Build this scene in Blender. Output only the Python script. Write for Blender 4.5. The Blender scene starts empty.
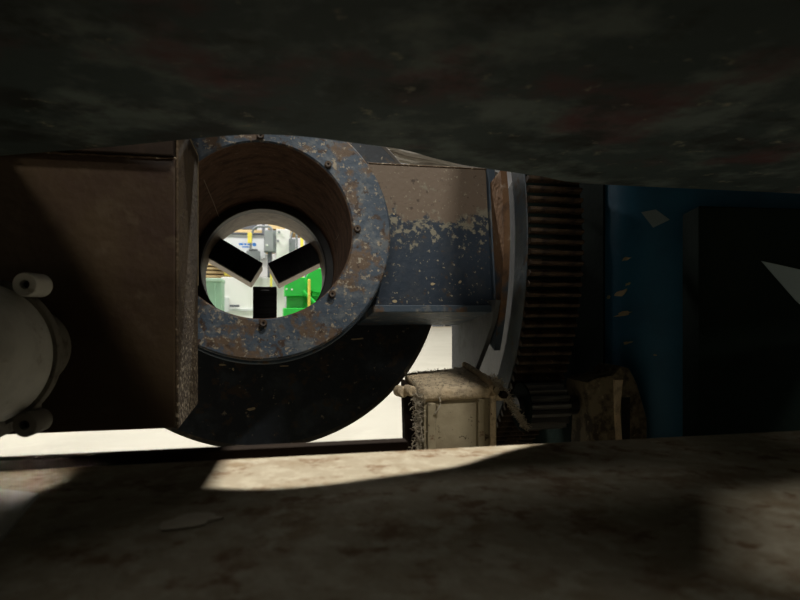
import bpy, bmesh, math, random
from mathutils import Vector, Matrix
random.seed(7)
scene = bpy.context.scene
C = scene.collection

# ---------------------------------------------------------------- camera, world, lights
FPX, HOR = 600.0, 308.0                      # focal length in pixels, horizon row
TH = math.atan(128 / 600)                    # camera is turned this far right of the machine's depth axis
SN, CS = math.sin(TH), math.cos(TH)
cam = bpy.data.cameras.new('camera')
cam.lens, cam.sensor_width = 27.0, 36.0
cam.shift_y = (HOR - 300) / 800
cam.clip_start = 0.02
cam.dof.use_dof = True
cam.dof.focus_distance = 1.35
cam.dof.aperture_fstop = 8.0
co = bpy.data.objects.new('camera', cam)
C.objects.link(co)
co.location = (0, 0, 0)
co.rotation_euler = (math.pi / 2, 0, -TH)
scene.camera = co

w = bpy.data.worlds.new('hall_light')
scene.world = w
w.use_nodes = True
w.node_tree.nodes['Background'].inputs[0].default_value = (1.0, 0.97, 0.90, 1)
w.node_tree.nodes['Background'].inputs[1].default_value = 0.015

def lamp(name, loc, aim, power, size, col=(1, 0.96, 0.87), size_y=None):
    d = bpy.data.lights.new(name, 'AREA')
    d.energy = power
    d.color = col
    d.shape = 'RECTANGLE'
    d.size = size
    d.size_y = size_y or size
    o = bpy.data.objects.new(name, d)
    C.objects.link(o)
    o.location = loc
    o.rotation_euler = (Vector(aim) - Vector(loc)).to_track_quat('-Z', 'Y').to_euler()
    return o
# ceiling lamps of the hall, and unseen lamps added around the photographer
lamp('hall_or_fill_lamp', (0.05, 3.1, 4.4), (0.1, 0.6, -0.15), 520, 0.12)          # above the far side of the machine
lamp('hall_or_fill_lamp', (-1.3, -4.5, 2.4), (0.2, 1.2, 0.2), 125, 1.5)               # unseen fill added behind the photographer for ring and arm
lamp('hall_or_fill_lamp', (0.9, -0.9, 3.7), (0.4, 1.3, -0.1), 120, 0.3)              # added above the photographer to light the gearbox lid
lamp('hall_or_fill_lamp', (-3.5, -0.7, 3.0), (-0.38, 0.68, -0.03), 0.85, 0.2).data.spread = math.radians(5)            # narrow beam added at the left to light the motor
lamp('hall_or_fill_lamp', (2.9, -2.15, 3.35), (0.4, 0.35, -0.15), 62, 0.3)          # added at the right to make the lit corner of the bed
for x in (-6, -2.0, 2.0):
    for y in (8.0, 12.5):
        lamp('hall_or_fill_lamp', (x, y, 4.2), (x, y, 0), 200, 1.4, (1, 0.97, 0.9), 0.4)

vs = scene.view_settings
vs.view_transform = 'Standard'
vs.look = 'None'
vs.exposure = 0.0
vs.gamma = 1.0
vs.use_curve_mapping = False

# ---------------------------------------------------------------- helpers
def P(px, py, d):
    """world point seen at a photo pixel, at forward depth d"""
    a = (px - 400) / FPX
    return Vector((d * (SN + a * CS), d * (CS - a * SN), d * (HOR - py) / FPX))
def PX(px, py, X):
    a = (px - 400) / FPX
    return P(px, py, X / (SN + a * CS))
def PY(px, py, Y):
    a = (px - 400) / FPX
    return P(px, py, Y / (CS - a * SN))
def PZ(px, py, z):
    return P(px, py, z * FPX / (HOR - py))

W = {}                                        # world position of every object's origin
def link(o, loc, parent):
    C.objects.link(o)
    if parent is not None:
        o.parent = parent
        o.location = Vector(loc) - W[parent]
    else:
        o.location = Vector(loc)
    W[o] = Vector(loc)
    return o
def tag(o, label=None, cat=None, group=None, kind=None):
    if label: o['label'] = label
    if cat: o['category'] = cat
    if group: o['group'] = group
    if kind: o['kind'] = kind
    return o
def thing(name, loc, label, cat, group=None):
    o = bpy.data.objects.new(name, None)
    o.empty_display_size = 0.05
    link(o, loc, None)
    return tag(o, label, cat, group)
def mk(name, bm, mat, parent=None, smooth=False, label=None):
    """bmesh in world coordinates -> one mesh object with its origin at its middle"""
    bmesh.ops.recalc_face_normals(bm, faces=bm.faces)
    xs = [v.co for v in bm.verts]
    c = Vector([(min(p[i] for p in xs) + max(p[i] for p in xs)) / 2 for i in range(3)])
    for v in bm.verts: v.co -= c
    me = bpy.data.meshes.new(name)
    bm.to_mesh(me); bm.free()
    me.materials.append(mat)
    if smooth:
        for p in me.polygons: p.use_smooth = True
        me.set_sharp_from_angle(angle=math.radians(35))
    o = bpy.data.objects.new(name, me)
    link(o, c, parent)
    if label: o['label'] = label
    return o
def copy_at(o, loc, parent, rot=None):
    c = o.copy()
    link(c, loc, parent)
    if rot: c.rotation_euler = rot
    return c

def box(bm, lo, hi, M=None, bev=0.0, seg=2):
    vs_ = [bm.verts.new((x, y, z)) for x in (lo[0], hi[0]) for y in (lo[1], hi[1]) for z in (lo[2], hi[2])]
    F = [(0, 1, 3, 2), (4, 6, 7, 5), (0, 4, 5, 1), (2, 3, 7, 6), (0, 2, 6, 4), (1, 5, 7, 3)]
    fs = [bm.faces.new([vs_[i] for i in f]) for f in F]
    if bev > 0:
        es = list({e for f in fs for e in f.edges})
        r = bmesh.ops.bevel(bm, geom=es, offset=bev, segments=seg, affect='EDGES', profile=0.5)
        vs_ = list({v for v in vs_ if v.is_valid} | set(r['verts']))
    if M is not None:
        for v in vs_: v.co = M @ v.co
    return vs_
def hexa(bm, q0, q1, bev=0.0, seg=2):
    """solid between two quads (same winding)"""
    a = [bm.verts.new(p) for p in q0]; b = [bm.verts.new(p) for p in q1]
    fs = [bm.faces.new(a), bm.faces.new(b[::-1])]
    for i in range(4):
        j = (i + 1) % 4
        fs.append(bm.faces.new((a[i], b[i], b[j], a[j])))
    if bev > 0:
        bmesh.ops.recalc_face_normals(bm, faces=fs)
        bmesh.ops.bevel(bm, geom=list({e for f in fs for e in f.edges}), offset=bev, segments=seg, affect='EDGES', profile=0.5)
def lathe(bm, prof, M, n=96, a0=0.0, a1=None):
    """closed profile [(r, s)] turned about local Y (s along Y) and placed by M"""
    full = a1 is None
    rings = []
    cnt = n if full else n + 1
    for i in range(cnt):
        t = 2 * math.pi * i / n if full else a0 + (a1 - a0) * i / n
        rings.append([bm.verts.new(M @ Vector((r * math.cos(t), s, r * math.sin(t)))) for r, s in prof])
    k = len(prof)
    for i in range(n):
        A = rings[i]; B = rings[(i + 1) % cnt]
        for j in range(k):
            l = (j + 1) % k
            bm.faces.new((A[j], A[l], B[l], B[j]))
    if not full:
        bm.faces.new(rings[0]); bm.faces.new(rings[-1][::-1])
    bmesh.ops.remove_doubles(bm, verts=[v for r in rings for v in r], dist=1e-6)
def prism(bm, pts, off, bev=0.0):
    """polygon of 3D points extruded by the vector off"""
    a = [bm.verts.new(p) for p in pts]; b = [bm.verts.new(Vector(p) + Vector(off)) for p in pts]
    n = len(a)
    f0 = bm.faces.new(a); f1 = bm.faces.new(b[::-1])
    fs = [f0, f1]
    for i in range(n):
        j = (i + 1) % n
        fs.append(bm.faces.new((a[i], b[i], b[j], a[j])))
    if bev > 0:
        bmesh.ops.recalc_face_normals(bm, faces=fs)
        bmesh.ops.bevel(bm, geom=list(set(f0.edges) | set(f1.edges)), offset=bev, segments=2, affect='EDGES', profile=0.5)
def tube(bm, pts, r, n=8):
    pts = [Vector(p) for p in pts]
    rr = r if isinstance(r, (list, tuple)) else [r] * len(pts)
    rings = []
    up = Vector((0.13, 0.21, 0.97)).normalized()
    for i, p in enumerate(pts):
        t = (pts[min(i + 1, len(pts) - 1)] - pts[max(i - 1, 0)]).normalized()
        u = t.cross(up)
        if u.length < 1e-3: u = t.cross(Vector((1, 0, 0)))
        u.normalize(); v = t.cross(u)
        rings.append([bm.verts.new(p + rr[i] * (math.cos(q) * u + math.sin(q) * v)) for q in [2 * math.pi * k / n for k in range(n)]])
    for A, B in zip(rings, rings[1:]):
        for k in range(n):
            l = (k + 1) % n
            bm.faces.new((A[k], A[l], B[l], B[k]))
    bm.faces.new(rings[0][::-1]); bm.faces.new(rings[-1])
def spline(pts, n=10):
    """Catmull-Rom through points"""
    pts = [Vector(p) for p in pts]
    q = [pts[0]] + pts + [pts[-1]]
    out = []
    for i in range(1, len(q) - 2):
        for k in range(n):
            t = k / n
            out.append(0.5 * ((2 * q[i]) + (q[i + 1] - q[i - 1]) * t + (2 * q[i - 1] - 5 * q[i] + 4 * q[i + 1] - q[i + 2]) * t * t + (3 * q[i] - q[i - 1] - 3 * q[i + 1] + q[i + 2]) * t ** 3))
    out.append(pts[-1])
    return out

# ---------------------------------------------------------------- materials
def plain(name, col, rough=0.6, metal=0.0, var=0.15, scale=8.0, bump=0.0):
    m = bpy.data.materials.new(name); m.use_nodes = True
    nt = m.node_tree; b = nt.nodes['Principled BSDF']
    tc = nt.nodes.new('ShaderNodeTexCoord')
    no = nt.nodes.new('ShaderNodeTexNoise'); no.inputs['Scale'].default_value = scale; no.inputs['Detail'].default_value = 6
    nt.links.new(tc.outputs['Object'], no.inputs['Vector'])
    mx = nt.nodes.new('ShaderNodeMix'); mx.data_type = 'RGBA'
    mx.inputs[6].default_value = (*[c * (1 - var) for c in col], 1)
    mx.inputs[7].default_value = (*[min(1, c * (1 + var)) for c in col], 1)
    nt.links.new(no.outputs['Fac'], mx.inputs[0]); nt.links.new(mx.outputs[2], b.inputs['Base Color'])
    b.inputs['Roughness'].default_value = rough; b.inputs['Metallic'].default_value = metal; b.inputs['Specular IOR Level'].default_value = 0.3
    if bump:
        bp = nt.nodes.new('ShaderNodeBump'); bp.inputs['Strength'].default_value = bump; bp.inputs['Distance'].default_value = 0.01
        nt.links.new(no.outputs['Fac'], bp.inputs['Height']); nt.links.new(bp.outputs['Normal'], b.inputs['Normal'])
    return m
def ramp(nt, src, lo, hi):
    r = nt.nodes.new('ShaderNodeMapRange'); r.clamp = True
    r.inputs['From Min'].default_value = lo; r.inputs['From Max'].default_value = hi
    nt.links.new(src, r.inputs['Value'])
    return r.outputs['Result']
def worn(name, layers, rough=0.6, bump=0.25, bump_scale=60, stretch=(1, 1, 1), metal=0.0, zone=None):
    """layers: first a colour, then (colour, noise scale, lo, hi[, detail]) painted over it where noise is high.
    zone: (axis, lo, hi, amount) added to the first layer's noise along an object axis"""
    m = bpy.data.materials.new(name); m.use_nodes = True
    nt = m.node_tree; b = nt.nodes['Principled BSDF']
    tc = nt.nodes.new('ShaderNodeTexCoord')
    mp = nt.nodes.new('ShaderNodeMapping'); mp.inputs['Scale'].default_value = stretch
    nt.links.new(tc.outputs['Object'], mp.inputs['Vector'])
    col = nt.nodes.new('ShaderNodeRGB'); col.outputs[0].default_value = (*layers[0], 1)
    cur = col.outputs[0]
    for i, L in enumerate(layers[1:]):
        no = nt.nodes.new('ShaderNodeTexNoise'); no.inputs['Scale'].default_value = L[1]
        no.inputs['Detail'].default_value = L[4] if len(L) > 4 else 7
        no.inputs['Roughness'].default_value = 0.62
        of = nt.nodes.new('ShaderNodeVectorMath'); of.operation = 'ADD'; of.inputs[1].default_value = (3.1 * i + 1.7, 5.3 * i, 2.2 * i)
        nt.links.new(mp.outputs[0], of.inputs[0]); nt.links.new(of.outputs[0], no.inputs['Vector'])
        src = no.outputs['Fac']
        if len(L) > 5:                                     # zone: wear that follows an object axis
            ax, z0, z1, amt = L[5]
            sp = nt.nodes.new('ShaderNodeSeparateXYZ'); nt.links.new(tc.outputs['Object'], sp.inputs[0])
            mr = nt.nodes.new('ShaderNodeMapRange'); mr.inputs['From Min'].default_value = z0; mr.inputs['From Max'].default_value = z1
            mr.inputs['To Min'].default_value = -amt; mr.inputs['To Max'].default_value = amt
            nt.links.new(sp.outputs[ax], mr.inputs['Value'])
            ad = nt.nodes.new('ShaderNodeMath'); ad.operation = 'ADD'
            nt.links.new(src, ad.inputs[0]); nt.links.new(mr.outputs['Result'], ad.inputs[1])
            src = ad.outputs[0]
        mx = nt.nodes.new('ShaderNodeMix'); mx.data_type = 'RGBA'
        nt.links.new(ramp(nt, src, L[2], L[3]), mx.inputs[0])
        nt.links.new(cur, mx.inputs[6]); mx.inputs[7].default_value = (*L[0], 1)
        cur = mx.outputs[2]
    nt.links.new(cur, b.inputs['Base Color'])
    b.inputs['Roughness'].default_value = rough; b.inputs['Metallic'].default_value = metal; b.inputs['Specular IOR Level'].default_value = 0.3
    if rough >= 0.9: b.inputs['Specular IOR Level'].default_value = 0.05
    if bump:
        no = nt.nodes.new('ShaderNodeTexNoise'); no.inputs['Scale'].default_value = bump_scale; no.inputs['Detail'].default_value = 6
        nt.links.new(mp.outputs[0], no.inputs['Vector'])
        bp = nt.nodes.new('ShaderNodeBump'); bp.inputs['Strength'].default_value = bump; bp.inputs['Distance'].default_value = 0.006
        nt.links.new(no.outputs['Fac'], bp.inputs['Height']); nt.links.new(bp.outputs['Normal'], b.inputs['Normal'])
    return m
M = {}
M['concrete'] = worn('pale_concrete', [(0.3198, 0.3034, 0.2501), ((0.2706, 0.2542, 0.2050), 1.5, 0.45, 0.7), ((0.3608, 0.3444, 0.2870), 6, 0.55, 0.75)], rough=0.5, bump=0.1)
M['wall'] = plain('pale_wall', (0.72, 0.72, 0.78), 0.8, var=0.05, scale=1)
M['bed'] = worn('dusty_bed_steel', [(0.35, 0.30, 0.22), ((0.25, 0.185, 0.115), 14, 0.48, 0.66), ((0.42, 0.37, 0.28), 55, 0.48, 0.62), ((0.20, 0.13, 0.078), 34, 0.54, 0.66)], rough=0.92, bump=0.3, bump_scale=90)
M['upper'] = worn('black_scuffed_steel', [(0.036, 0.052, 0.052), ((0.105, 0.13, 0.125), 11, 0.48, 0.64), ((0.085, 0.028, 0.034), 5, 0.55, 0.68), ((0.016, 0.020, 0.019), 9, 0.52, 0.64), ((0.20, 0.19, 0.145), 36, 0.63, 0.72)], rough=0.7, bump=0.15, bump_scale=30)
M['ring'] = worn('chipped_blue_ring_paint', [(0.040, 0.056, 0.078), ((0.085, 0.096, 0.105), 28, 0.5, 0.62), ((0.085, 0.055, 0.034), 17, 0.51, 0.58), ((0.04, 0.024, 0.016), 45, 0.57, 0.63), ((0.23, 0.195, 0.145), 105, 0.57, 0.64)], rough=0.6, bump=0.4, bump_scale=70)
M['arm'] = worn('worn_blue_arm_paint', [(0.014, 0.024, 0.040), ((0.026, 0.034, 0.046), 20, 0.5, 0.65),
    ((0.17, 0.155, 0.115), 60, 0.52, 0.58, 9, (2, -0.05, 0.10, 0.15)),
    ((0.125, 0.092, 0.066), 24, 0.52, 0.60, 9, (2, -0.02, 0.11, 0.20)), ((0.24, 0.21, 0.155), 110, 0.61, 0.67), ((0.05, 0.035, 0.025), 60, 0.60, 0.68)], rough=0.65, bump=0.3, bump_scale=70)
M['blue_dark'] = worn('blue_edge_paint', [(0.045, 0.065, 0.09), ((0.18, 0.17, 0.15), 20, 0.54, 0.66), ((0.10, 0.06, 0.035), 30, 0.56, 0.66)], rough=0.6)
M['bore'] = worn('brown_rust_bore', [(0.15, 0.094, 0.064), ((0.08, 0.052, 0.038), 22, 0.45, 0.62), ((0.22, 0.17, 0.13), 100, 0.60, 0.68)], rough=0.9, bump=0.35, bump_scale=80, stretch=(1, 2, 1))
M['chuck_bore'] = worn('tan_chuck_bore', [(0.1540, 0.1210, 0.0880), ((0.0770, 0.0550, 0.0385), 30, 0.45, 0.65)], rough=0.5)
M['black'] = worn('black_steel', [(0.012, 0.012, 0.012), ((0.03, 0.028, 0.025), 20, 0.5, 0.7)], rough=0.5, bump=0.1)
M['drum'] = worn('black_drum_paint', [(0.014, 0.018, 0.024), ((0.030, 0.040, 0.052), 16, 0.50, 0.66), ((0.045, 0.032, 0.022), 24, 0.56, 0.63), ((0.20, 0.17, 0.13), 60, 0.64, 0.69)], rough=0.6, bump=0.2)
M['drum_plate'] = M['drum']
M['jaw'] = plain('black_jaw_steel', (0.004, 0.004, 0.004), 0.6)
M['jaw_side'] = plain('machined_jaw_side', (0.22, 0.17, 0.12), 0.45, 0.2)
M['rust'] = worn('rusty_brown_flange', [(0.15, 0.082, 0.042), ((0.04, 0.06, 0.085), 14, 0.50, 0.62, 7, (2, 0.10, -0.16, 0.22)), ((0.26, 0.20, 0.15), 40, 0.58, 0.70), ((0.07, 0.04, 0.025), 25, 0.55, 0.68)], rough=0.75, bump=0.4)
M['gear'] = worn('grey_blue_gear_steel', [(0.0750, 0.0938, 0.1125), ((0.1200, 0.1275, 0.1275), 14, 0.48, 0.66), ((0.0825, 0.0562, 0.0375), 22, 0.55, 0.68)], rough=0.6, bump=0.3)
M['tooth'] = worn('greasy_brown_tooth', [(0.0693, 0.0454, 0.0277), ((0.0227, 0.0151, 0.0126), 40, 0.45, 0.60), ((0.2520, 0.1764, 0.1134), 90, 0.62, 0.70)], rough=0.6, bump=0.4)
M['pinion'] = plain('polished_pinion_steel', (0.20, 0.195, 0.185), 0.38, 0.8, 0.4, 40)
M['web'] = worn('grey_web_plate', [(0.0770, 0.0825, 0.0880), ((0.0440, 0.0468, 0.0495), 12, 0.48, 0.66)], rough=0.6)
M['column'] = worn('brown_column_paint', [(0.0411, 0.0250, 0.0114), ((0.0268, 0.0125, 0.0079), 4, 0.46, 0.66), ((0.0536, 0.0358, 0.0197), 30, 0.56, 0.72)], rough=0.55, bump=0.2)
M['column_edge'] = worn('speckled_column_edge', [(0.085, 0.055, 0.032), ((0.36, 0.30, 0.21), 130, 0.57, 0.63), ((0.07, 0.045, 0.03), 90, 0.58, 0.66)], rough=0.7, bump=0.5, bump_scale=160)
M['column_strip'] = worn('column_strip_wear', [(0.060, 0.040, 0.020), ((0.040, 0.024, 0.014), 30, 0.46, 0.64), ((0.38, 0.31, 0.22), 130, 0.60, 0.66, 7, (2, 0.06, -0.20, 0.075)), ((0.03, 0.02, 0.012), 90, 0.60, 0.66)], rough=0.8, bump=0.5, bump_scale=160)
M['dark_brown'] = worn('dark_brown_beam', [(0.018, 0.013, 0.010), ((0.03, 0.02, 0.014), 9, 0.5, 0.7)], rough=0.92)
M['motor'] = worn('light_grey_motor_paint', [(0.5940, 0.5805, 0.5265), ((0.4320, 0.4185, 0.3780), 16, 0.46, 0.70), ((0.2970, 0.2565, 0.2025), 45, 0.62, 0.74)], rough=0.6, bump=0.2)
M['motor_rim'] = worn('dirty_motor_rim', [(0.17, 0.155, 0.125), ((0.07, 0.055, 0.04), 40, 0.5, 0.65)], rough=0.7)
M['gearbox'] = worn('dirty_cream_gearbox', [(0.33, 0.28, 0.185), ((0.24, 0.19, 0.12), 9, 0.48, 0.66), ((0.06, 0.04, 0.025), 42, 0.63, 0.68), ((0.14, 0.07, 0.04), 20, 0.64, 0.70)], rough=0.65, bump=0.25)
M['dusty'] = worn('dust_covered_cream', [(0.5460, 0.4420, 0.3055), ((0.3510, 0.2860, 0.2015), 60, 0.47, 0.62), ((0.6760, 0.5200, 0.3380), 12, 0.52, 0.68), ((0.1300, 0.0975, 0.0650), 90, 0.62, 0.70)], rough=0.9, bump=0.6, bump_scale=140)
M['blotch_pale'] = plain('pale_blotch', (0.52, 0.46, 0.36), 0.95, var=0.2, scale=60)
M['pedestal'] = worn('grimy_cream_pedestal', [(0.17, 0.14, 0.09), ((0.05, 0.038, 0.025), 22, 0.46, 0.58), ((0.26, 0.22, 0.15), 60, 0.60, 0.70)], rough=0.8, bump=0.4)
M['drum_rim'] = worn('dull_drum_rim', [(0.05, 0.045, 0.04), ((0.14, 0.12, 0.09), 40, 0.52, 0.66)], rough=0.8)
M['fluff'] = plain('grey_dust_fluff', (0.40, 0.35, 0.27), 0.95, var=0.3, scale=60)
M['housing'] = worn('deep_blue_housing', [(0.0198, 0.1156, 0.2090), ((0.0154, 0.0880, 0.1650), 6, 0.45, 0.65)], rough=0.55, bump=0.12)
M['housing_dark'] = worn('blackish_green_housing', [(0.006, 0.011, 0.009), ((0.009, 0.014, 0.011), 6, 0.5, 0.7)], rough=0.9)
M['chip'] = plain('tan_bare_chip', (0.36, 0.29, 0.18), 0.8, var=0.3, scale=90)
M['glint'] = plain('pale_grey_glint', (0.22, 0.28, 0.30), 0.6, var=0.1)
M['lightpool'] = plain('pale_grey_lightpool', (0.50, 0.49, 0.46), 0.55, var=0.12, scale=20)
M['yellow'] = plain('safety_yellow', (0.85, 0.72, 0.12), 0.5)
M['white_metal'] = plain('white_machine_paint', (0.82, 0.82, 0.81), 0.5, var=0.04)
M['pale_grey'] = plain('pale_grey_machine_paint', (0.66, 0.68, 0.70), 0.5, var=0.04)
M['mid_grey'] = plain('mid_grey_box_paint', (0.24, 0.26, 0.28), 0.5)
M['dark_grey'] = plain('dark_grey_paint', (0.10, 0.11, 0.13), 0.5)
M['blue_ink'] = plain('blue_print', (0.04, 0.20, 0.62), 0.5)
M['green'] = plain('bright_green_paint', (0.02, 0.55, 0.06), 0.45)
M['green_dark'] = plain('dark_green_paint', (0.02, 0.30, 0.04), 0.5)  # darker green of the lower box and rear panel
M['mint'] = plain('mint_green_paint', (0.30, 0.50, 0.36), 0.5)
M['wood'] = plain('pallet_wood', (0.55, 0.42, 0.22), 0.8, var=0.25, scale=20)
M['orange'] = plain('orange_yellow_crate', (0.85, 0.50, 0.05), 0.6)
M['hose'] = plain('grey_hose', (0.30, 0.28, 0.25), 0.6, var=0.3, scale=50)

# ---------------------------------------------------------------- the hall
FLOOR = -0.45
bm = bmesh.new(); box(bm, (-14, -6, FLOOR - 0.1), (14, 16.2, FLOOR))
tag(mk('floor', bm, M['concrete']), 'pale concrete hall floor in bright light', None, None, 'structure')
bm = bmesh.new(); box(bm, (-14, 16.2, FLOOR - 0.1), (14, 16.4, 6.0))
tag(mk('wall_back', bm, M['wall']), 'pale white far wall of the hall', None, None, 'structure')

# ---------------------------------------------------------------- machine bed, rail, upper plate
bm = bmesh.new(); box(bm, (-1.3, -0.9, FLOOR), (1.25, 0.62, -0.15), bev=0.004)
bed = mk('machine_bed', bm, M['bed'])
tag(bed, 'dusty rust-mottled flat machine bed filling the foreground', 'machine bed')
bm = bmesh.new()
box(bm, (-1.3, 0.645, FLOOR), (0.147, 0.665, -0.147), bev=0.002)
box(bm, (-1.3, 0.665, FLOOR), (0.147, 0.70, FLOOR + 0.012))
tag(mk('guide_rail', bm, M['dark_brown']), 'thin dark steel rail standing behind the back edge of the bed', 'rail')

edge = [(-160, 170), (0, 156.5), (100, 148.5), (188, 140), (230, 136.5), (265, 135.2), (305, 137.5), (345, 142.5), (400, 150), (430, 158), (460, 165), (492, 170)]
pl = [PZ(x, y, 0.20) for x, y in edge] + [Vector((0.40, 0.850, 0.2)), Vector((0.50, 0.883, 0.2)), Vector((0.8, 0.884, 0.2)), Vector((1.25, 0.884, 0.2))]
pl = spline(pl, 6)
back = [Vector(p + (0.2,)) for p in [(1.25, 0.20), (0.70, 0.17), (0.615, 0.155), (0.505, 0.02), (0.49, 0.0), (1.25, 0.0), (1.25, -0.9), (-1.2, -0.9), (-1.2, -0.4), (-0.55, -0.4), (-0.55, 0.56), (-1.2, 0.56), (-1.2, pl[0].y)]]  # unseen notches, cut to shape the light on the bed
bm = bmesh.new(); prism(bm, pl + back, (0, 0, 0.05), 0.003)
tag(mk('upper_plate', bm, M['upper']), 'scuffed black overhead plate with arched far edge above the bed', 'steel plate')

# ---------------------------------------------------------------- left column with cross beam
t = thing('frame_column', (-0.4, 1.0, FLOOR), 'brown painted box column with pale speckled edge left of the big ring', 'column')
xr, y0, y1 = -0.13, 0.897, 1.129
bm = bmesh.new(); box(bm, (-0.95, y0, -0.17), (xr - 0.004, y1 - 0.003, 0.2125), bev=0.002)
mk('column_body', bm, M['column'], t)
bm = bmesh.new(); box(bm, (xr - 0.004, y0 + 0.002, -0.172), (xr, y1, 0.274), bev=0.0015)
mk('edge_plate', bm, M['column_strip'], t, label='speckled bare edge of the column')
bm = bmesh.new(); tube(bm, [Vector((xr - 0.0005, y1, 0.04)), Vector((xr - 0.0005, y1, 0.274)), Vector((xr - 0.0005, y0 + 0.05, 0.274))], 0.0014, 6)
mk('edge_highlight', bm, M['chip'], t)  # pale line painting the highlight along the column edge
bm = bmesh.new(); box(bm, (-0.95, y0 + 0.02, FLOOR), (-0.72, y1 - 0.02, -0.17))
mk('column_leg', bm, M['dark_brown'], t)
bm = bmesh.new()
a = PY(199, 157, y1).x
prism(bm, [Vector((-0.95, y0 - 0.012, 0.2125)), Vector((-0.135, y0 - 0.012, 0.2125)), Vector((-0.135, y0 - 0.012, 0.272)), Vector((-0.152, y0 - 0.012, 0.306)), Vector((-0.150, y0 - 0.012, 0.345)), Vector((-0.035, y0 - 0.012, 0.35)), Vector((-0.035, y0 - 0.012, 0.95)), Vector((-0.95, y0 - 0.012, 0.95))], (0, y1 - y0 + 0.012, 0), 0.002)
mk('cross_beam_blocker', bm, M['dark_brown'], t)  # unseen upper part added above the beam to cast the bed's shadow edge
bm = bmesh.new()
pts = []
x = -0.42
while x < -0.13:
    pts.append(Vector((x, y0 - 0.004, 0.2105 + random.uniform(-0.0008, 0.0008)))); x += 0.006
tube(bm, pts, [random.uniform(0.0006, 0.0018) for _ in pts], 6)
mk('weld_bead', bm, M['column_edge'], t)

# yellow tag at the far left
c = P(1, 146, 0.86)
bm = bmesh.new(); box(bm, (c.x - 0.02, c.y - 0.004, c.z - 0.014), (c.x + 0.006, c.y, c.z + 0.014), bev=0.001)
tag(mk('yellow_tag', bm, M['yellow']), 'small yellow tag on the dark beam at the left picture edge', 'tag')

# ---------------------------------------------------------------- motor at the left
mc = P(-22, 354, 0.70)
Mm = Matrix.Translation(mc) @ Matrix.Rotation(math.radians(-6), 4, 'Z')
t = thing('electric_motor', (mc.x, mc.y, -0.15), 'light grey round motor end with bolted lugs at the left edge', 'motor')
R = 0.088
bm = bmesh.new()
lathe(bm, [(0.0, -0.108), (0.045, -0.105), (0.062, -0.098), (0.074, -0.082), (0.078, -0.06), (0.084, -0.005), (0.083, 0.0), (0.0, 0.0)], Mm, 64)
mk('end_cover', bm, M['motor'], t, True)
bm = bmesh.new()
lathe(bm, [(0.0, 0.0), (R, 0.0), (R + 0.001, 0.002), (R + 0.001, 0.012), (R, 0.014), (0.0, 0.014)], Mm, 64)
mk('end_flange', bm, M['motor_rim'], t, True)
bm = bmesh.new()
lathe(bm, [(0.0, 0.014), (0.055, 0.014), (0.055, 0.13), (0.0, 0.13)], Mm, 48)
mk('motor_body', bm, M['motor_rim'], t, True)
for ang in (53, -53, 127, -127):
    q = math.radians(ang)
    c = Mm @ Vector(((R + 0.013) * math.cos(q), 0.0, (R + 0.013) * math.sin(q)))
    ML = Matrix.Translation(c) @ Matrix.Rotation(math.radians(-6), 4, 'Z')
    bm = bmesh.new()
    lathe(bm, [(0.0055, -0.020), (0.013, -0.020), (0.014, -0.018), (0.014, 0.018), (0.013, 0.020), (0.0055, 0.020)], ML, 28)
    lug = mk('lug', bm, M['motor'] if ang == 53 else M['motor_rim'], t, True)
    bm = bmesh.new()
    lathe(bm, [(0, -0.012), (0.005, -0.012), (0.005, 0.02), (0, 0.02)], ML, 6)
    mk('bolt', bm, M['dark_brown'], lug)
bm = bmesh.new(); box(bm, (mc.x - 0.09, mc.y - 0.02, -0.15), (mc.x + 0.03, mc.y + 0.12, mc.z - 0.05), bev=0.003)
mk('motor_foot', bm, M['motor_rim'], t)

# pale sheet coloured as light falling on the bed in the lower left corner
bm = bmesh.new()
q = [PZ(-45, 560, -0.15), PZ(2, 541, -0.15), PZ(38, 497, -0.15), PZ(-5, 492, -0.15)]
prism(bm, [p + Vector((0, 0, 0.0)) for p in q], (0, 0, 0.003))
tag(mk('lightpool_sheet', bm, M['lightpool']), 'pale sheet of painted light lying on the bed below the motor', 'painted light')
bm = bmesh.new()
c = PZ(190, 521, -0.15); pts = []
for i in range(18):
    a_ = 2 * math.pi * i / 18; k_ = random.uniform(0.7, 1.1)
    pts.append(c + Vector((0.021 * k_ * math.cos(a_) + 0.006 * math.sin(a_), 0.017 * k_ * math.sin(a_), 0)))
prism(bm, pts, (0, 0, 0.001))  # irregular pale polygon laid on the bed
tag(mk('bed_blotch', bm, M['blotch_pale']), 'pale irregular patch on the dark bed in front of the lit strip', 'dust')

# ---------------------------------------------------------------- tilting head
P0 = P(262, 228.5, 1.2)
TILT = math.atan2(0.1433, 1.0225)
H = Matrix.Translation(P0) @ Matrix.Rotation(-TILT, 4, 'X')          # local Y runs into the bore
Hi = H.inverted()
def HL(px, py, v):
    """head-local point on the plane local y = v under a pixel"""
    d = Hi.to_3x3() @ P(px, py, 1.0); o = Hi @ Vector((0, 0, 0))
    return o + d * ((v - o.y) / d.y)
head = thing('tilting_head', (P0.x, P0.y + 0.3, FLOOR), 'rusty blue tilting head with round bore, side arm and toothed gear segment', 'machine head')
RB, RO = 0.182, 0.262
bm = bmesh.new()
lathe(bm, [(RB + 0.003, 0), (RO - 0.003, 0), (RO, 0.003), (RO, 0.042), (RO - 0.003, 0.045), (RB, 0.045), (RB, 0.003)], H, 128)
ring = mk('front_ring', bm, M['ring'], head, True)
bm = bmesh.new()
lathe(bm, [(0.0022, -0.007), (0.006, -0.008), (0.0075, -0.006), (0.0075, 0.001), (0.0022, 0.001)], H, 10)
for v in bm.verts: pass
b0 = None
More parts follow.
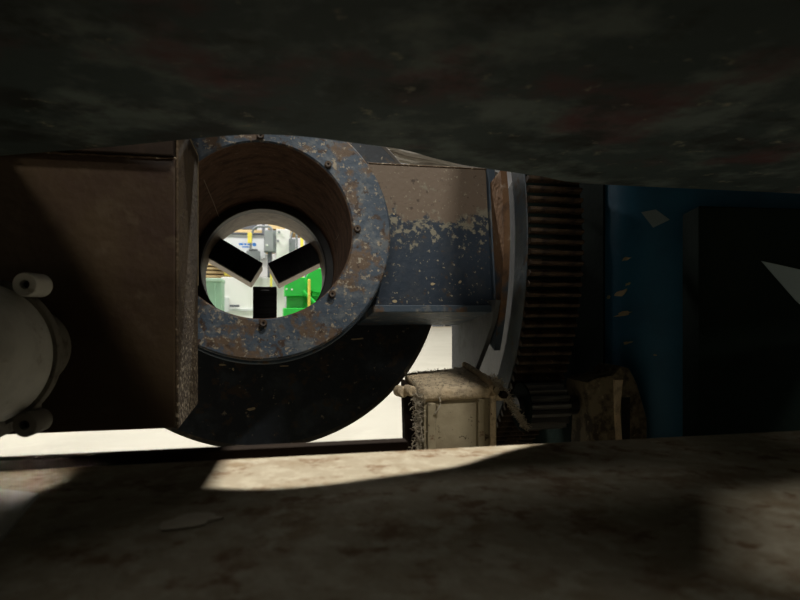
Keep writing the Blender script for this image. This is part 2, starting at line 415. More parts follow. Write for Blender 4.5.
for k in range(8):
    q = math.radians(45 * k + 1)
    c = H @ Vector((0.1915 * math.cos(q), -0.0035, 0.1915 * math.sin(q)))
    if b0 is None:
        for v in bm.verts: v.co += c - P0
        b0 = mk('bolt', bm, M['tooth'], ring, True)
        off = W[b0] - c
    else:
        copy_at(b0, c + off, ring)
bm = bmesh.new()
lathe(bm, [(RB, 0.045), (0.205, 0.045), (0.205, 0.33), (RB, 0.33)], H, 96)
tub = mk('bore_tube', bm, M['bore'], head, True)
bm = bmesh.new()
lathe(bm, [(RB, 0.0032), (RB, 0.046), (RB - 0.0008, 0.046), (RB - 0.0008, 0.004)], H, 96)
lathe(bm, [(RB, 0.046), (RB - 0.0008, 0.046), (RB - 0.0008, 0.406), (RB, 0.406)], H, 96)
mk('bore_liner', bm, M['bore'], head, True)
# rear ring behind the front ring (stepped rim)
bm = bmesh.new()
lathe(bm, [(0.205, 0.045), (RO + 0.004, 0.045), (RO + 0.006, 0.048), (RO + 0.006, 0.072), (RO + 0.004, 0.075), (0.205, 0.075)], H, 128)
mk('backing_ring', bm, M['blue_dark'], head, True)
# drum
RD = 0.461
bm = bmesh.new()
lathe(bm, [(RB + 0.001, 0.33), (RD - 0.004, 0.33), (RD, 0.334), (RD, 0.40), (RB + 0.001, 0.40)], H, 160)
drum = mk('drum', bm, M['drum'], head, True)
bm = bmesh.new()
lathe(bm, [(RD - 0.010, 0.3295), (RD - 0.0025, 0.3295), (RD + 0.001, 0.333), (RD + 0.001, 0.336), (RD - 0.010, 0.336)], H, 160)
mk('drum_edge', bm, M['drum_rim'], drum, True)
def chip(name, px, py, w_, h_, v, parent, ang=0.0, n=11):
    c = HL(px, py, v)
    bm = bmesh.new(); pts = []
    for i in range(n):
        a_ = 2 * math.pi * i / n; r = random.uniform(0.55, 1.1)
        x, z = w_ * r * math.cos(a_), h_ * r * math.sin(a_)
        pts.append(H @ (c + Vector((x * math.cos(ang) - z * math.sin(ang), 0, x * math.sin(ang) + z * math.cos(ang)))))
    prism(bm, pts, H.to_3x3() @ Vector((0, -0.0008, 0)))
    return mk(name, bm, M['chip'], parent)
for a in [(222, 365, 0.010, 0.003, -0.1), (233, 369, 0.004, 0.005, 0.3), (252, 409, 0.012, 0.005, 0.2), (357, 339, 0.020, 0.003, 0.1), (284, 366, 0.012, 0.002, 0.0)]:
    chip('paint_chip', a[0], a[1], a[2], a[3], 0.33, drum, a[4])
# cobweb threads inside the bore
for p, q_ in [((204, 180, 0.06), (219, 217, 0.33)), ((343, 221, 0.10), (336, 240, 0.25))]:
    bm = bmesh.new(); A = H @ HL(*p); B = H @ HL(*q_)
    tube(bm, [A, (A + B) / 2 + Vector((0.002, 0, -0.003)), B], 0.0006, 5)
    mk('cobweb_thread', bm, M['fluff'], tub)

# arm box joining the ring to the gear side
VA = 0.085
aL = HL(360, 163, VA); aR = HL(486, 170, VA); bR = HL(486, 306, VA)
u0, u1 = aL.x, aR.x
w1, w0 = (aL.z + aR.z) / 2, bR.z
bm = bmesh.new(); box(bm, (u0, VA, w0), (u1, 0.328, w1), H, 0.002)
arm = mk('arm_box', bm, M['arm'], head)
bm = bmesh.new(); box(bm, (u0 + 0.02, VA - 0.016, w0 - 0.016), (u1 + 0.006, 0.328, w0), H, 0.002)
mk('bottom_flange', bm, M['blue_dark'], arm)
bm = bmesh.new(); box(bm, (u0 + 0.02, VA - 0.002, w1), (u1 + 0.004, 0.328, w1 + 0.003), H, 0.001)
mk('top_edge', bm, M['column_edge'], arm)
bm = bmesh.new(); box(bm, (u1, VA - 0.012, w0), (u1 + 0.018, 0.328, w1 + 0.003), H, 0.002)
mk('end_plate', bm, M['blue_dark'], arm)
for px, py, r_ in [(381, 214, 0.004), (394, 214, 0.003), (395, 301, 0.007), (433, 284, 0.006), (460, 282, 0.005)]:
    chip('paint_chip', px, py, r_, r_ * 0.6, VA, arm, random.uniform(-0.5, 0.5), 8)

# gear segment on the tilt axis
GX, GY, GZ, RG = 0.543, 1.82, 0.157, 0.618
def sector(bm, r0, r1, a0, a1, x0, x1, n=48):
    """annular plate about the tilt axis; angle 0 points to the camera, positive is up"""
    pts = [(r1, a0 + (a1 - a0) * i / n) for i in range(n + 1)] + [(r0, a1 + (a0 - a1) * i / n) for i in range(n + 1)]
    def v(x, r, a): return Vector((x, GY - r * math.cos(math.radians(a)), GZ + r * math.sin(math.radians(a))))
    A = [[bm.verts.new(v(x, r, a)) for (r, a) in pts] for x in (x0, x1)]
    m = 2 * (n + 1)
    for i in range(n):
        j = m - 1 - i
        bm.faces.new((A[0][i], A[0][i + 1], A[0][j - 1], A[0][j]))
        bm.faces.new((A[1][i], A[1][j], A[1][j - 1], A[1][i + 1]))
    for i in range(m):
        j = (i + 1) % m
        bm.faces.new((A[0][i], A[1][i], A[1][j], A[0][j]))
bm = bmesh.new(); sector(bm, 0.535, 0.600, -75, 52, GX, GX + 0.13)
gear = mk('gear_segment', bm, M['gear'], head, True)
bm = bmesh.new(); sector(bm, 0.5995, 0.6030, -70, 50, GX + 0.003, GX + 0.129)
mk('root_band', bm, M['housing_dark'], gear)  # near-black band between the teeth
bm = bmesh.new(); sector(bm, 0.16, 0.535, -82, 24, GX + 0.06, GX + 0.10)
mk('gear_web', bm, M['black'], gear)
# tooth, shared by all copies
NT = 165
pit = 2 * math.pi * RG / NT
bm = bmesh.new()
prof = [(-0.36, -0.001), (-0.20, 0.014), (-0.12, 0.0175), (0.12, 0.0175), (0.20, 0.014), (0.36, -0.001)]
prism(bm, [Vector((0, -r, y * pit)) for y, r in prof], (0.125, 0, 0))
tooth0 = None
for k in range(-27, 23):
    a = (k + 0.5) * 360 / NT
    ar = math.radians(a)
    c = Vector((GX + 0.0625 + 0.002, GY - 0.6005 * math.cos(ar), GZ + 0.6005 * math.sin(ar)))
    if tooth0 is None:
        tooth0 = mk('tooth', bm, M['tooth'], gear)
        me = tooth0.data
        lo = W[tooth0].copy()
        W[tooth0] = c; tooth0.location = c - W[gear]
        for v in me.vertices: v.co.y += 0.0 - 0.0083
        tooth0.rotation_euler = (-ar, 0, 0)
    else:
        copy_at(tooth0, c, gear, (-ar, 0, 0))
# rusty trunnion flange, cut off at the top
bm = bmesh.new(); sector(bm, 0.43, 0.580, -26, 15.0, 0.497, 0.512, 40)
mk('trunnion_flange', bm, M['rust'], head, True)
# web plate hanging below the arm
XW = 0.495
pts = [PX(456, 300, XW), PX(456, 440, XW), PX(470, 440, XW), PX(474, 385, XW), PX(481, 366, XW), PX(489, 346, XW), PX(497, 322, XW), PX(501, 300, XW)]
bm = bmesh.new(); prism(bm, pts, (-0.012, 0, 0), 0.001)
mk('web_plate', bm, M['web'], head)

# ---------------------------------------------------------------- chuck with three jaws
ck = thing('jaw_chuck', tuple(H @ Vector((0, 0.5, -0.2))), 'black three-jaw chuck at the far end of the bore', 'chuck')
bm = bmesh.new()
lathe(bm, [(0.1635, 0.408), (0.40, 0.408), (0.40, 0.55), (0.1635, 0.55)], H, 96)
mk('chuck_body', bm, M['chuck_bore'], ck, True)
bm = bmesh.new()
lathe(bm, [(0.163, 0.385), (0.1805, 0.385), (0.1805, 0.4075), (0.1635, 0.4075), (0.162, 0.42), (0.160, 0.42), (0.160, 0.388)], H, 96)
mk('retaining_ring', bm, M['black'], ck, True)
for ang in (149, 28, -90):
    A_ = math.radians(ang)
    J = H @ Matrix.Rotation(-A_, 4, 'Y')          # local x becomes radial
    bm = bmesh.new()
    box(bm, (0.026, 0.520, -0.033), (0.27, 0.530, 0.033), J, 0.003)
    for v in bm.verts: pass
    jaw = mk('jaw', bm, M['jaw'], ck)
    bm = bmesh.new()
    box(bm, (0.027, 0.5302, -0.0325), (0.27, 0.62, 0.0325), J, 0.004)
    mk('jaw_body', bm, M['jaw_side'], jaw)
    for k in range(6):
        bm = bmesh.new(); s = 0.036 + k * 0.019
        box(bm, (s, 0.517, -0.031), (s + 0.013, 0.5205, 0.031), J, 0.002)
        mk('serration', bm, M['jaw'], jaw)

# ---------------------------------------------------------------- gearbox in front of the pinion
gb = thing('gearbox', (0.4, 1.3, FLOOR), 'dusty cream gearbox with ridged lid and fluff behind the bed', 'gearbox')
FL, FR = PY(420, 389, 1.20), PY(494, 385.5, 1.20)
BL, BR = PY(404, 373, 1.40), PY(465, 366, 1.40)
dn = Vector((0, 0, -0.30))
bm = bmesh.new()
ins = Vector((0.006, 0.006, 0))
zb = FLOOR + 0.06
def at_z(p, z): return Vector((p.x, p.y, z))
hexa(bm, [FL + Vector((0.010, 0.008, -0.02)), FR + Vector((-0.002, 0.008, -0.02)), BR + Vector((-0.002, -0.008, -0.02)), BL + Vector((0.010, -0.008, -0.02))],
     [at_z(FL + Vector((0.010, 0.008, 0)), zb), at_z(FR + Vector((-0.002, 0.008, 0)), zb), at_z(BR + Vector((-0.002, -0.008, 0)), zb), at_z(BL + Vector((0.010, -0.008, 0)), zb)], 0.004)
mk('gearbox_body', bm, M['gearbox'], gb, True)
bm = bmesh.new()
lidh = Vector((0, 0, -0.028))
hexa(bm, [FL, FR, BR, BL], [FL + lidh, FR + lidh, BR + lidh, BL + lidh], 0.010, 4)
mk('lid', bm, M['dusty'], gb, True)
# ridge strap running over the lid and down the front
bm = bmesh.new()
up = Vector((0, 0, 0.004))
pts = [at_z(FR + Vector((-0.004, -0.004, 0)), zb + 0.01), FR + Vector((-0.004, -0.004, -0.02)), FR + Vector((-0.004, -0.001, -0.004)), FR + Vector((-0.004, 0.012, 0.003)), (FR + BR) / 2 + up, BR + up + Vector((-0.002, -0.004, 0)), at_z(BR + Vector((-0.002, 0.003, 0)), BR.z - 0.03)]
tube(bm, pts, 0.007, 10)
mk('ridge_strap', bm, M['dusty'], gb, True)
bm = bmesh.new(); c = FL
box(bm, (c.x + 0.016, c.y - 0.001, zb + 0.005), (c.x + 0.034, c.y + 0.01, c.z - 0.03), bev=0.003)
mk('front_rib', bm, M['gearbox'], gb)
bm = bmesh.new(); c = FR
box(bm, (c.x - 0.036, c.y - 0.002, zb + 0.005), (c.x - 0.020, c.y + 0.01, c.z - 0.026), bev=0.003)
mk('front_rib', bm, M['gearbox'], gb)
# side bracket at the left with lugs
bm = bmesh.new()
hexa(bm, [FL + Vector((-0.030, 0.02, -0.012)), FL + Vector((-0.002, 0.02, -0.012)), BL + Vector((-0.002, -0.02, -0.012)), BL + Vector((-0.012, -0.02, -0.012))],
     [at_z(FL + Vector((-0.022, 0.02, 0)), zb), at_z(FL + Vector((0.008, 0.02, 0)), zb), at_z(BL + Vector((0.008, -0.02, 0)), zb), at_z(BL + Vector((-0.006, -0.02, 0)), zb)], 0.004)
mk('side_bracket', bm, M['dark_brown'], gb, True)
for (dx, dy, dz, r_) in [(-0.034, 0.030, -0.008, 0.012), (-0.020, 0.012, -0.004, 0.011)]:
    bm = bmesh.new(); c = FL + Vector((dx, dy, dz))
    lathe(bm, [(0, -0.016), (r_ * 0.8, -0.016), (r_, -0.012), (r_, 0.012), (r_ * 0.8, 0.016), (0, 0.016)], Matrix.Translation(c) @ Matrix.Rotation(0.25, 4, 'Z'), 14)
    mk('lug', bm, M['dusty'], gb, True)
# right shoulder sloping down to the pinion
bm = bmesh.new()
s0 = FR + Vector((0.002, 0.01, -0.002)); s1 = BR + Vector((0.0, -0.03, -0.004))
hexa(bm, [s0, s0 + Vector((0.026, 0.0, -0.006)), s1 + Vector((0.045, 0, -0.012)), s1], [s0 + Vector((0, 0, -0.034)), s0 + Vector((0.026, 0, -0.034)), s1 + Vector((0.045, 0, -0.04)), s1 + Vector((0, 0, -0.04))], 0.006, 3)
mk('shoulder', bm, M['dusty'], gb, True)
bm = bmesh.new(); c = FR + Vector((0.020, -0.002, -0.020))
lathe(bm, [(0, -0.008), (0.008, -0.008), (0.008, 0.016), (0, 0.016)], Matrix.Translation(c), 6)
mk('bolt', bm, M['dark_brown'], gb)
bm = bmesh.new(); box(bm, (FL.x - 0.03, 1.19, FLOOR), (FR.x + 0.03, 1.41, zb), bev=0.004)
mk('gearbox_base', bm, M['dark_brown'], gb)
# fluff hanging on the gearbox: fine threads nobody could count
def fluff(name, bounds, n, parent, r=0.0006, length=0.012):
    bm = bmesh.new()
    for _ in range(n):
        p = bounds()
        d = Vector((random.uniform(-1, 1), random.uniform(-1, 1), random.uniform(-1.2, 0.6))).normalized() * length * random.uniform(0.4, 1.2)
        k = Vector((random.uniform(-1, 1), random.uniform(-1, 1), random.uniform(-1, 1))) * length * 0.3
        tube(bm, [p, p + d * 0.5 + k, p + d], r * random.uniform(0.6, 1.5), 3)
    return tag(mk(name, bm, M['fluff'], parent), None, None, None, 'stuff')
def lerp(a, b, t): return a + (b - a) * t
def web_right():
    t = random.random(); s = random.random()
    a = PY(500, 380, 1.21); b = PY(528, 428, 1.22)
    p = lerp(a, b, t); wdt = 0.028 * math.sin(math.pi * min(1, 0.25 + t)) + 0.004
    return p + Vector((-s * wdt, random.uniform(-0.01, 0.01), s * wdt * 0.5))
fluff('hanging_fluff', web_right, 650, gb)
def web_left():
    t = random.random()
    a = FL + Vector((-0.008, -0.006, -0.006)); b = at_z(FL + Vector((-0.003, 0.0, 0)), FL.z - 0.16)
    p = lerp(a, b, t ** 1.2)
    return p + Vector((random.gauss(0, 0.005), random.gauss(0, 0.004), random.gauss(0, 0.005)))
fluff('hanging_fluff', web_left, 500, gb, 0.0006, 0.010)
def lid_dust():
    s, t = random.random(), random.random()
    p = lerp(lerp(FL, FR, s), lerp(BL, BR, s), t)
    return p + Vector((0, 0, 0.001))
fluff('lid_fluff', lid_dust, 500, gb, 0.0006, 0.008)
bm = bmesh.new()
tube(bm, spline([FL + Vector((0.040, -0.003, -0.018)), FL + Vector((0.042, -0.006, -0.03)), FL + Vector((0.035, -0.006, -0.045)), FL + Vector((0.030, -0.003, -0.052))], 4), 0.0016, 6)
mk('hanging_thread', bm, M['fluff'], gb)

# ---------------------------------------------------------------- pinion and pedestal
pc = PY(540, 406, 1.255)
pin = thing('pinion_shaft', (0.6, pc.y, pc.z - 0.065), 'small toothed steel pinion under the gear segment', 'pinion')
MX = Matrix.Translation((0, pc.y, pc.z)) @ Matrix.Rotation(-math.pi / 2, 4, 'Z')      # local y -> world x
RP = 0.052
bm = bmesh.new(); lathe(bm, [(0, 0.548), (RP - 0.013, 0.548), (RP - 0.013, 0.640), (0, 0.640)], MX, 32)
pb = mk('pinion_core', bm, M['black'], pin)
bm = bmesh.new(); lathe(bm, [(0, 0.543), (RP + 0.002, 0.543), (RP + 0.002, 0.5475), (0, 0.5475)], MX, 32)
mk('end_mask', bm, M['housing_dark'], pin)  # black disc added to hide the lit tooth ends
bm = bmesh.new(); lathe(bm, [(0, 0.532), (0.022, 0.532), (0.022, 0.676), (0, 0.676)], MX, 24)
mk('shaft', bm, M['black'], pin, True)
NP = 16; t0 = None
bm = bmesh.new()
pp = 2 * math.pi * RP / NP
prism(bm, [Vector((0, -r, y * pp)) for y, r in [(-0.34, 0.0), (-0.16, 0.0125), (0.16, 0.0125), (0.34, 0.0)]], (0.092, 0, 0))
for k in range(NP):
    ar = 2 * math.pi * (k + 0.35) / NP
    c = Vector((0.594, pc.y - (RP - 0.0125) * math.cos(ar), pc.z + (RP - 0.0125) * math.sin(ar)))
    if t0 is None:
        t0 = mk('tooth', bm, M['pinion'], pin)
        for v in t0.data.vertices: v.co.y -= 0.006
        W[t0] = c; t0.location = c - W[pin]; t0.rotation_euler = (-ar, 0, 0)
    else:
        copy_at(t0, c, pin, (-ar, 0, 0))
pd = thing('bearing_pedestal', (0.72, pc.y, FLOOR), 'dirty cream bearing pedestal right of the pinion', 'bearing')
cz = pc.z
def ped(x0, x1, y0, y1, prof, name, mat, bev=0.004):
    bm = bmesh.new(); prism(bm, [Vector((x + 0.03, y0, z)) for x, z in prof], (0, y1 - y0, 0), bev)
    return mk(name, bm, mat, pd, True)
ped(0, 0, pc.y - 0.045, pc.y + 0.05, [(0.655, FLOOR), (0.80, FLOOR), (0.80, -0.25), (0.775, -0.17), (0.755, -0.135), (0.735, -0.13), (0.715, -0.150), (0.675, -0.155), (0.650, -0.165), (0.648, -0.18), (0.664, -0.25)], 'pedestal_body', M['pedestal'])
bm = bmesh.new(); prism(bm, [Vector((x + 0.03, pc.y - 0.052, z)) for x, z in [(0.715, -0.16), (0.735, -0.16), (0.728, -0.23), (0.735, -0.32), (0.722, -0.32), (0.716, -0.23)]], (0, 0.01, 0), 0.001)
mk('rib', bm, M['dusty'], pd)
bm = bmesh.new(); box(bm, (0.765, pc.y - 0.047, -0.40), (0.785, pc.y - 0.043, -0.20)); mk('recess_plate', bm, M['black'], pd)

# ---------------------------------------------------------------- blue housing on the right
hs = thing('blue_housing', (1.0, 1.1, FLOOR), 'dark blue painted machine housing with bare scratches, right of the gear', 'machine housing')
HYF = 1.38
hx = PY(601, 300, HYF).x
prof = []
for i in range(13):                              # rounded front left corner
    a = math.radians(180 - 7.5 * i)
    prof.append((hx + 0.18 + 0.18 * math.cos(a), HYF - 0.18 * math.sin(a)))
pts = [Vector((x, y, FLOOR)) for x, y in prof] + [Vector((1.6, HYF - 0.18, FLOOR)), Vector((1.6, 1.9, FLOOR)), Vector((hx, 1.9, FLOOR))]
bm = bmesh.new(); prism(bm, pts, (0, 0, 1.14))
mk('housing_shell', bm, M['housing'], hs, True)
bm = bmesh.new(); box(bm, (0.595, 1.905, FLOOR), (1.6, 1.92, 0.40)); mk('back_blocker', bm, M['black'], hs)  # black panel added as shade in the gap beside the gear
bm = bmesh.new(); box(bm, (hx - 0.006, HYF - 0.02, FLOOR), (hx - 0.001, 1.90, 0.69)); mk('side_panel_or_shade', bm, M['housing_dark'], hs)  # black sheet added so the blue side looks deep in shade
bm = bmesh.new(); box(bm, (0.47, 0.905, 0.70), (1.6, 1.92, 0.715)); mk('top_blocker', bm, M['black'], hs)  # unseen cover added to keep light off the gear
bm = bmesh.new(); box(bm, (0.48, 0.905, 0.212), (1.6, 0.92, 0.70)); mk('front_blocker', bm, M['housing_dark'], hs)  # unseen plate added to block light from teeth and housing
def on_housing(px, py):
    best = None
    for i in range(len(prof) - 1):
        a, b = Vector(prof[i] + (0,)), Vector(prof[i + 1] + (0,))
        r = P(px, py, 1.0)
        den = r.x * (b.y - a.y) - r.y * (b.x - a.x)
        if abs(den) < 1e-9: continue
        t_ = (a.x * (b.y - a.y) - a.y * (b.x - a.x)) / den
        q = r * t_
        s_ = (Vector((q.x, q.y, 0)) - a).dot(b - a) / (b - a).length_squared
        if -0.01 <= s_ <= 1.01: 
            n = Vector((-(b - a).y, (b - a).x, 0)).normalized()
            if n.dot(r) > 0: n = -n
            if best is None or q.length < best[0].length: best = (q, n, (b - a).normalized())
    if best is None:
        q = PY(px, py, HYF - 0.18); best = (q, Vector((0, -1, 0)), Vector((1, 0, 0)))
    return best
for px, py, w_, h_, an in [(626, 259, 0.010, 0.004, 0.2), (621, 293, 0.016, 0.006, 0.35), (624, 314, 0.020, 0.005, 0.25), (627, 343, 0.010, 0.003, 0.3), (609, 297, 0.005, 0.004, 0.2), (655, 355, 0.003, 0.002, 0.0), (628, 284, 0.006, 0.003, 0.4)]:
    q, n, u = on_housing(px, py)
    bm = bmesh.new(); pp_ = []
    for i in range(12):
        a_ = 2 * math.pi * i / 12; r = random.uniform(0.5, 1.1)
        x, z = 1.5 * w_ * r * math.cos(a_), 1.35 * h_ * r * math.sin(a_)
        pp_.append(q + u * (x * math.cos(an) - z * math.sin(an)) + Vector((0, 0, x * math.sin(an) + z * math.cos(an))) - n * 0.001)
    prism(bm, pp_, n * 0.0025)
    mk('bare_scratch', bm, M['chip'], hs)
bm = bmesh.new()
gx = PY(690, 300, 0.70).x
prism(bm, [Vector((0.835, 1.05, FLOOR)), Vector((1.6, 1.00, FLOOR)), Vector((1.6, 1.15, FLOOR)), Vector((0.875, 1.15, FLOOR))], (0, 0, 0.655), 0.004)
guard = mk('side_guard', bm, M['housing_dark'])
tag(guard, 'nearly black side guard standing right of the blue housing', 'guard')
# pale glint patches: spots of light put into colour as thin sheets
q, n, u = on_housing(655, 219)
bm = bmesh.new()
prism(bm, [PY(x, y, HYF - 0.18 - 0.0005) for x, y in [(641, 211), (655, 209), (670, 221), (653, 229)]] if q.y < HYF - 0.179 else [q + u * a_ + Vector((0, 0, b_)) + n * 0.0005 for a_, b_ in [(-0.030, 0.018), (0.002, 0.022), (0.032, -0.004), (-0.004, -0.020)]], n * 0.001)
mk('glint_patch', bm, M['glint'], hs, label='small pale grey patch of painted light')
bm = bmesh.new()
def onG(px, py):                                  # sloping front face of the guard
    r_ = P(px, py, 1.0); k = -0.05 / 0.765
    t_ = (1.05 - k * 0.835) / (r_.y - k * r_.x)
    return r_ * t_
prism(bm, [onG(x, y) for x, y in [(761, 261), (806, 271), (812, 316), (795, 300)]], (0, -0.001, 0))
mk('glint_patch', bm, M['glint'], guard, label='pale grey patch of painted light')

# ---------------------------------------------------------------- hose bundle behind the arm
for k, (p, q_, r_) in enumerate([((408, 151), (470, 168), 0.014), ((412, 157), (478, 170), 0.011), ((420, 163), (472, 171), 0.012)]):
    bm = bmesh.new()
    A = P(p[0], p[1], 1.78 + 0.03 * k); B = P(q_[0], q_[1], 1.75 + 0.03 * k)
    D = (B - A)
    pts = spline([A - D * 0.8, A - D * 0.3 + Vector((0, 0, 0.004)), A, (A + B) / 2 + Vector((0, 0, 0.008)), B, B + D * 0.4 + Vector((0, 0, -0.01))], 6)
    tube(bm, pts, r_, 8)
    mk('hose', bm, M['hose'], head, True)

# ---------------------------------------------------------------- things across the hall
HEAD = math.atan2(P(266, 308, 9).x, P(266, 308, 9).y)     # the machines across the hall stand square to this direction
def rot_box(name, px0, py0, px1, py1, d, dep, mat, parent=None, bev=0.01, floor=False):
    """box facing the camera aisle, at depth d, with real size; floor=True brings it down to the floor"""
    a = P(px0, py0, d); b = P(px1, py1, d)
    if floor: b.z = FLOOR
    width = math.hypot(b.x - a.x, b.y - a.y)
    Mx = Matrix.Translation((a.x, a.y, 0)) @ Matrix.Rotation(-HEAD, 4, 'Z')
    bm = bmesh.new()
    box(bm, (0, 0, b.z), (width, dep, a.z), Mx, bev)
    return mk(name, bm, mat, parent)
D = 9.0
def base(px, d): 
    p = P(px, 308, d); return (p.x, p.y, FLOOR)
t = wm = thing('white_machine', base(250, D), 'white machine tool with blue lettering across the hall, seen through the bore', 'machine')
rot_box('upper_cabinet', 206, 233, 264, 257, D, 1.0, M['pale_grey'], t)
rot_box('top_trim', 205, 231.5, 264, 233.5, D - 0.03, 1.0, M['dark_grey'], t)
rot_box('column_cabinet', 276, 229, 290, 277, D - 0.1, 1.0, M['white_metal'], t)
rot_box('lower_cabinet', 221, 277, 284, 400, D - 0.15, 1.1, M['white_metal'], t, floor=True)
rot_box('mid_panel', 236, 254, 300, 277, D + 0.15, 0.8, M['white_metal'], t)
rot_box('slot', 229.5, 304.8, 239, 307, D - 0.165, 0.02, M['dark_grey'], t, 0.002)
rot_box('access_door', 222.5, 297, 228.5, 312, D - 0.17, 0.02, M['pale_grey'], t, 0.004)
rot_box('side_panel_or_shade', 289, 238.5, 295.5, 254, D - 0.12, 0.15, M['mid_grey'], t)
rot_box('plinth', 221, 308.5, 253, 311, D - 0.17, 0.02, M['pale_grey'], t, 0.002)
for x0, y0_, x1, y1_ in [(239, 243, 243, 245), (244, 243.2, 246.5, 245), (247.5, 243.5, 250, 245.2), (242, 246.2, 250, 247.4)]:
    rot_box('letter_mark', x0, y0_, x1, y1_, D - 0.01, 0.02, M['blue_ink'], t, 0.001)
c = P(254.3, 244.6, D - 0.012)
bm = bmesh.new(); lathe(bm, [(0, -0.01), (0.028, -0.01), (0.028, 0.01), (0, 0.01)], Matrix.Translation(c) @ Matrix.Rotation(-TH, 4, 'Z'), 20)
mk('round_emblem', bm, M['blue_ink'], t)
for x, y in [(279, 232), (278, 241)]:
    c = P(x, y, D - 0.11); bm = bmesh.new(); lathe(bm, [(0, -0.012), (0.018, -0.012), (0.018, 0.012), (0, 0.012)], Matrix.Translation(c) @ Matrix.Rotation(-TH, 4, 'Z'), 14)
    mk('button', bm, M['mid_grey'], t)
wm = t
eb_thing = t
eb = rot_box('electrical_box', 264, 230, 276, 252, D - 0.14, 0.12, M['mid_grey'], t)
rot_box('box_door', 264.6, 231, 273, 251, D - 0.16, 0.02, plain('light_grey_door', (0.30, 0.32, 0.34), 0.5), eb, 0.004)
c = P(267, 245, D - 0.17); bm = bmesh.new(); lathe(bm, [(0, -0.01), (0.014, -0.01), (0.014, 0.012), (0, 0.012)], Matrix.Translation(c) @ Matrix.Rotation(-TH, 4, 'Z'), 12); mk('knob', bm, M['white_metal'], eb)
rot_box('post', 267.5, 252, 272, 277, D - 0.12, 0.08, M['dark_grey'], t)
bm = bmesh.new(); A = [P(250.5, 250, D - 0.10), P(251.5, 238, D - 0.10), P(253, 230.5, D - 0.10), P(257, 227, D - 0.10), P(264, 226.5, D - 0.10), P(270, 227, D - 0.10), P(272, 231, D - 0.10)]
tube(bm, spline(A, 6), 0.018, 10)
mk('conduit', bm, M['mid_grey'], t, True, 'bent grey conduit arching over')
rot_box('motor_block', 246.5, 250.5, 260, 262, D - 0.12, 0.1, M['mid_grey'], t)
rot_box('motor_cap', 248.5, 248.8, 257.5, 250.6, D - 0.11, 0.08, M['dark_grey'], t)
rot_box('motor_stand', 249, 262, 258, 277, D - 0.11, 0.08, M['pale_grey'], t)
rot_box('yellow_marker', 247.5, 232.5, 251.8, 243, D - 0.14, 0.02, M['yellow'], eb_thing)
tag(rot_box('yellow_post', 270, 264, 272.3, 400, D - 0.55, 0.05, M['yellow'], floor=True), 'slim yellow post between the two upper chuck jaws', 'post')
tag(rot_box('yellow_upright', 300.5, 234, 303.5, 400, D + 1.6, 0.06, M['yellow'], floor=True), 'yellow upright beyond the white machine by the right jaw', 'post')
bm = bmesh.new(); A = [P(291, 243, D - 0.15), P(291.5, 235, D - 0.15), P(294, 231, D - 0.15), P(296.5, 235, D - 0.15), P(297, 250, D - 0.15)]
tube(bm, spline(A, 6), 0.014, 8)
tag(mk('cable_loop', bm, M['mid_grey'], None, True), 'grey cable loop beside the white machine column', 'cable')
t = thing('green_bin', base(215, D - 1), 'pale mint green bin left of the white machine', 'bin')
rot_box('bin_body', 206, 281, 221, 400, D - 1.0, 0.6, M['mint'], t, floor=True)
rot_box('bin_rim', 205, 278, 221.5, 281.5, D - 1.03, 0.66, plain('pale_mint_rim', (0.42, 0.62, 0.48), 0.5), t)
rot_box('bin_rib', 214, 284, 215.5, 312, D - 1.02, 0.03, M['mint'], t, 0.004)
t = thing('pallet_stack', base(216, D + 0.9), 'light wooden pallet stack beyond the mint green bin', 'pallet')
for k in range(4):
    rot_box('board', 196, 263 + 4 * k, 236, 265.5 + 4 * k, D + 0.9, 0.8, M['wood'], t)
rot_box('block', 196, 265, 236, 400, D + 1.0, 0.6, plain('dark_wood', (0.32, 0.25, 0.14), 0.8), t, floor=True)
tag(rot_box('yellow_crate', 224, 271.2, 231, 275.5, D + 0.55, 0.2, M['yellow']), 'small yellow crate in front of the wooden pallets', 'crate')
t = thing('green_machine', base(302, D - 1.0), 'bright green painted machine right of the white one', 'machine')
E = D - 1.0
rot_box('front_box', 285, 277, 307, 296, E, 0.5, M['green'], t)
rot_box('lower_box', 287, 296, 304, 308, E + 0.1, 0.4, M['green_dark'], t)
rot_box('base_frame', 284, 308, 326, 400, E - 0.05, 0.7, M['green'], t, floor=True)
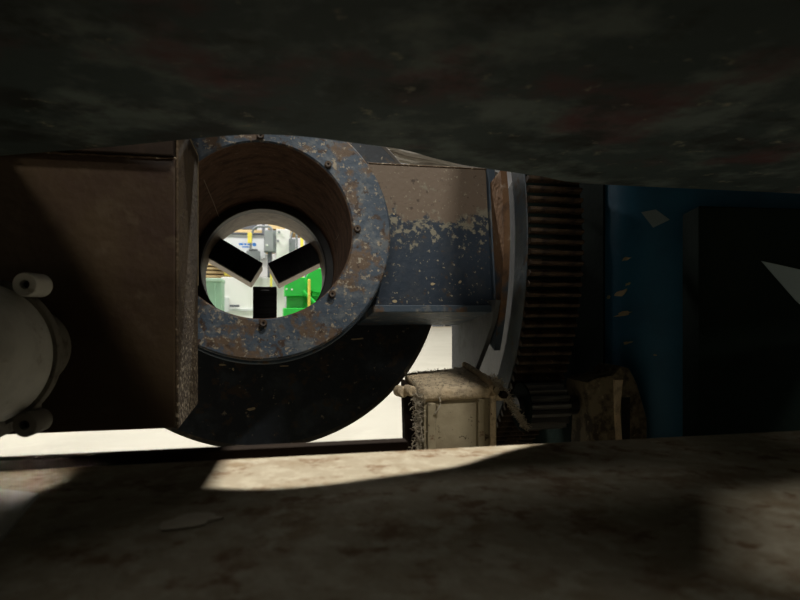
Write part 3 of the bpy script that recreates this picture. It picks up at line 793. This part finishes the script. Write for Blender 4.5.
rot_box('rear_panel', 300, 283, 326, 309, E + 0.5, 0.2, M['green_dark'], t)
c = P(319.5, 281, E + 0.2)
bm = bmesh.new(); lathe(bm, [(0, -0.16), (0.155, -0.16), (0.17, -0.14), (0.17, 0.14), (0.155, 0.16), (0, 0.16)], Matrix.Translation(c) @ Matrix.Rotation(-TH, 4, 'Z'), 32)
mk('round_guard', bm, M['green'], t, True)
rot_box('guard_base', 312, 281, 327, 296, E + 0.1, 0.25, M['green'], t)
bm = bmesh.new(); tube(bm, [P(303, 291, E - 0.05), P(315, 303, E - 0.05)], 0.022, 8)
mk('brace', bm, M['green'], t, True)
for x, y in [(286.5, 289), (292, 289.5)]:
    c = P(x, y, E - 0.005); bm = bmesh.new(); lathe(bm, [(0, -0.012), (0.012, -0.012), (0.012, 0.01), (0, 0.01)], Matrix.Translation(c) @ Matrix.Rotation(-TH, 4, 'Z'), 10)
    mk('bolt', bm, M['white_metal'], t)
tag(rot_box('yellow_bollard', 308, 279, 310.5, 400, E - 0.2, 0.05, M['yellow'], floor=True), 'yellow bollard between the green box and green round guard', 'bollard')
t = thing('storage_rack', base(268, 13), 'dark storage rack with boxes by the far wall, top of the bore view', 'rack')
for x in (225, 262, 305):
    rot_box('upright', x, 200, x + 3, 400, 13.5, 0.1, M['dark_grey'], t, floor=True)
rot_box('shelf', 222, 229, 312, 232, 13.4, 0.8, M['wood'], t)
rot_box('shelf', 222, 247, 312, 250, 13.4, 0.8, M['wood'], t)
rot_box('carton', 268, 219, 285, 229, 13.5, 0.5, M['wood'], t)
rot_box('carton', 232, 219, 256, 229, 13.5, 0.5, M['dark_grey'], t)
t = thing('crate', base(446, 14.6), 'orange-yellow crate far off on the floor past the drum edge', 'crate')
rot_box('crate_body', 434, 315, 462, 322.5, 14.6, 0.6, M['orange'], t)
rot_box('crate_foot', 434, 322.5, 444, 326, 14.6, 0.6, M['dark_grey'], t, floor=True)
rot_box('crate_foot', 452, 322.5, 462, 326, 14.6, 0.6, M['dark_grey'], t, floor=True)
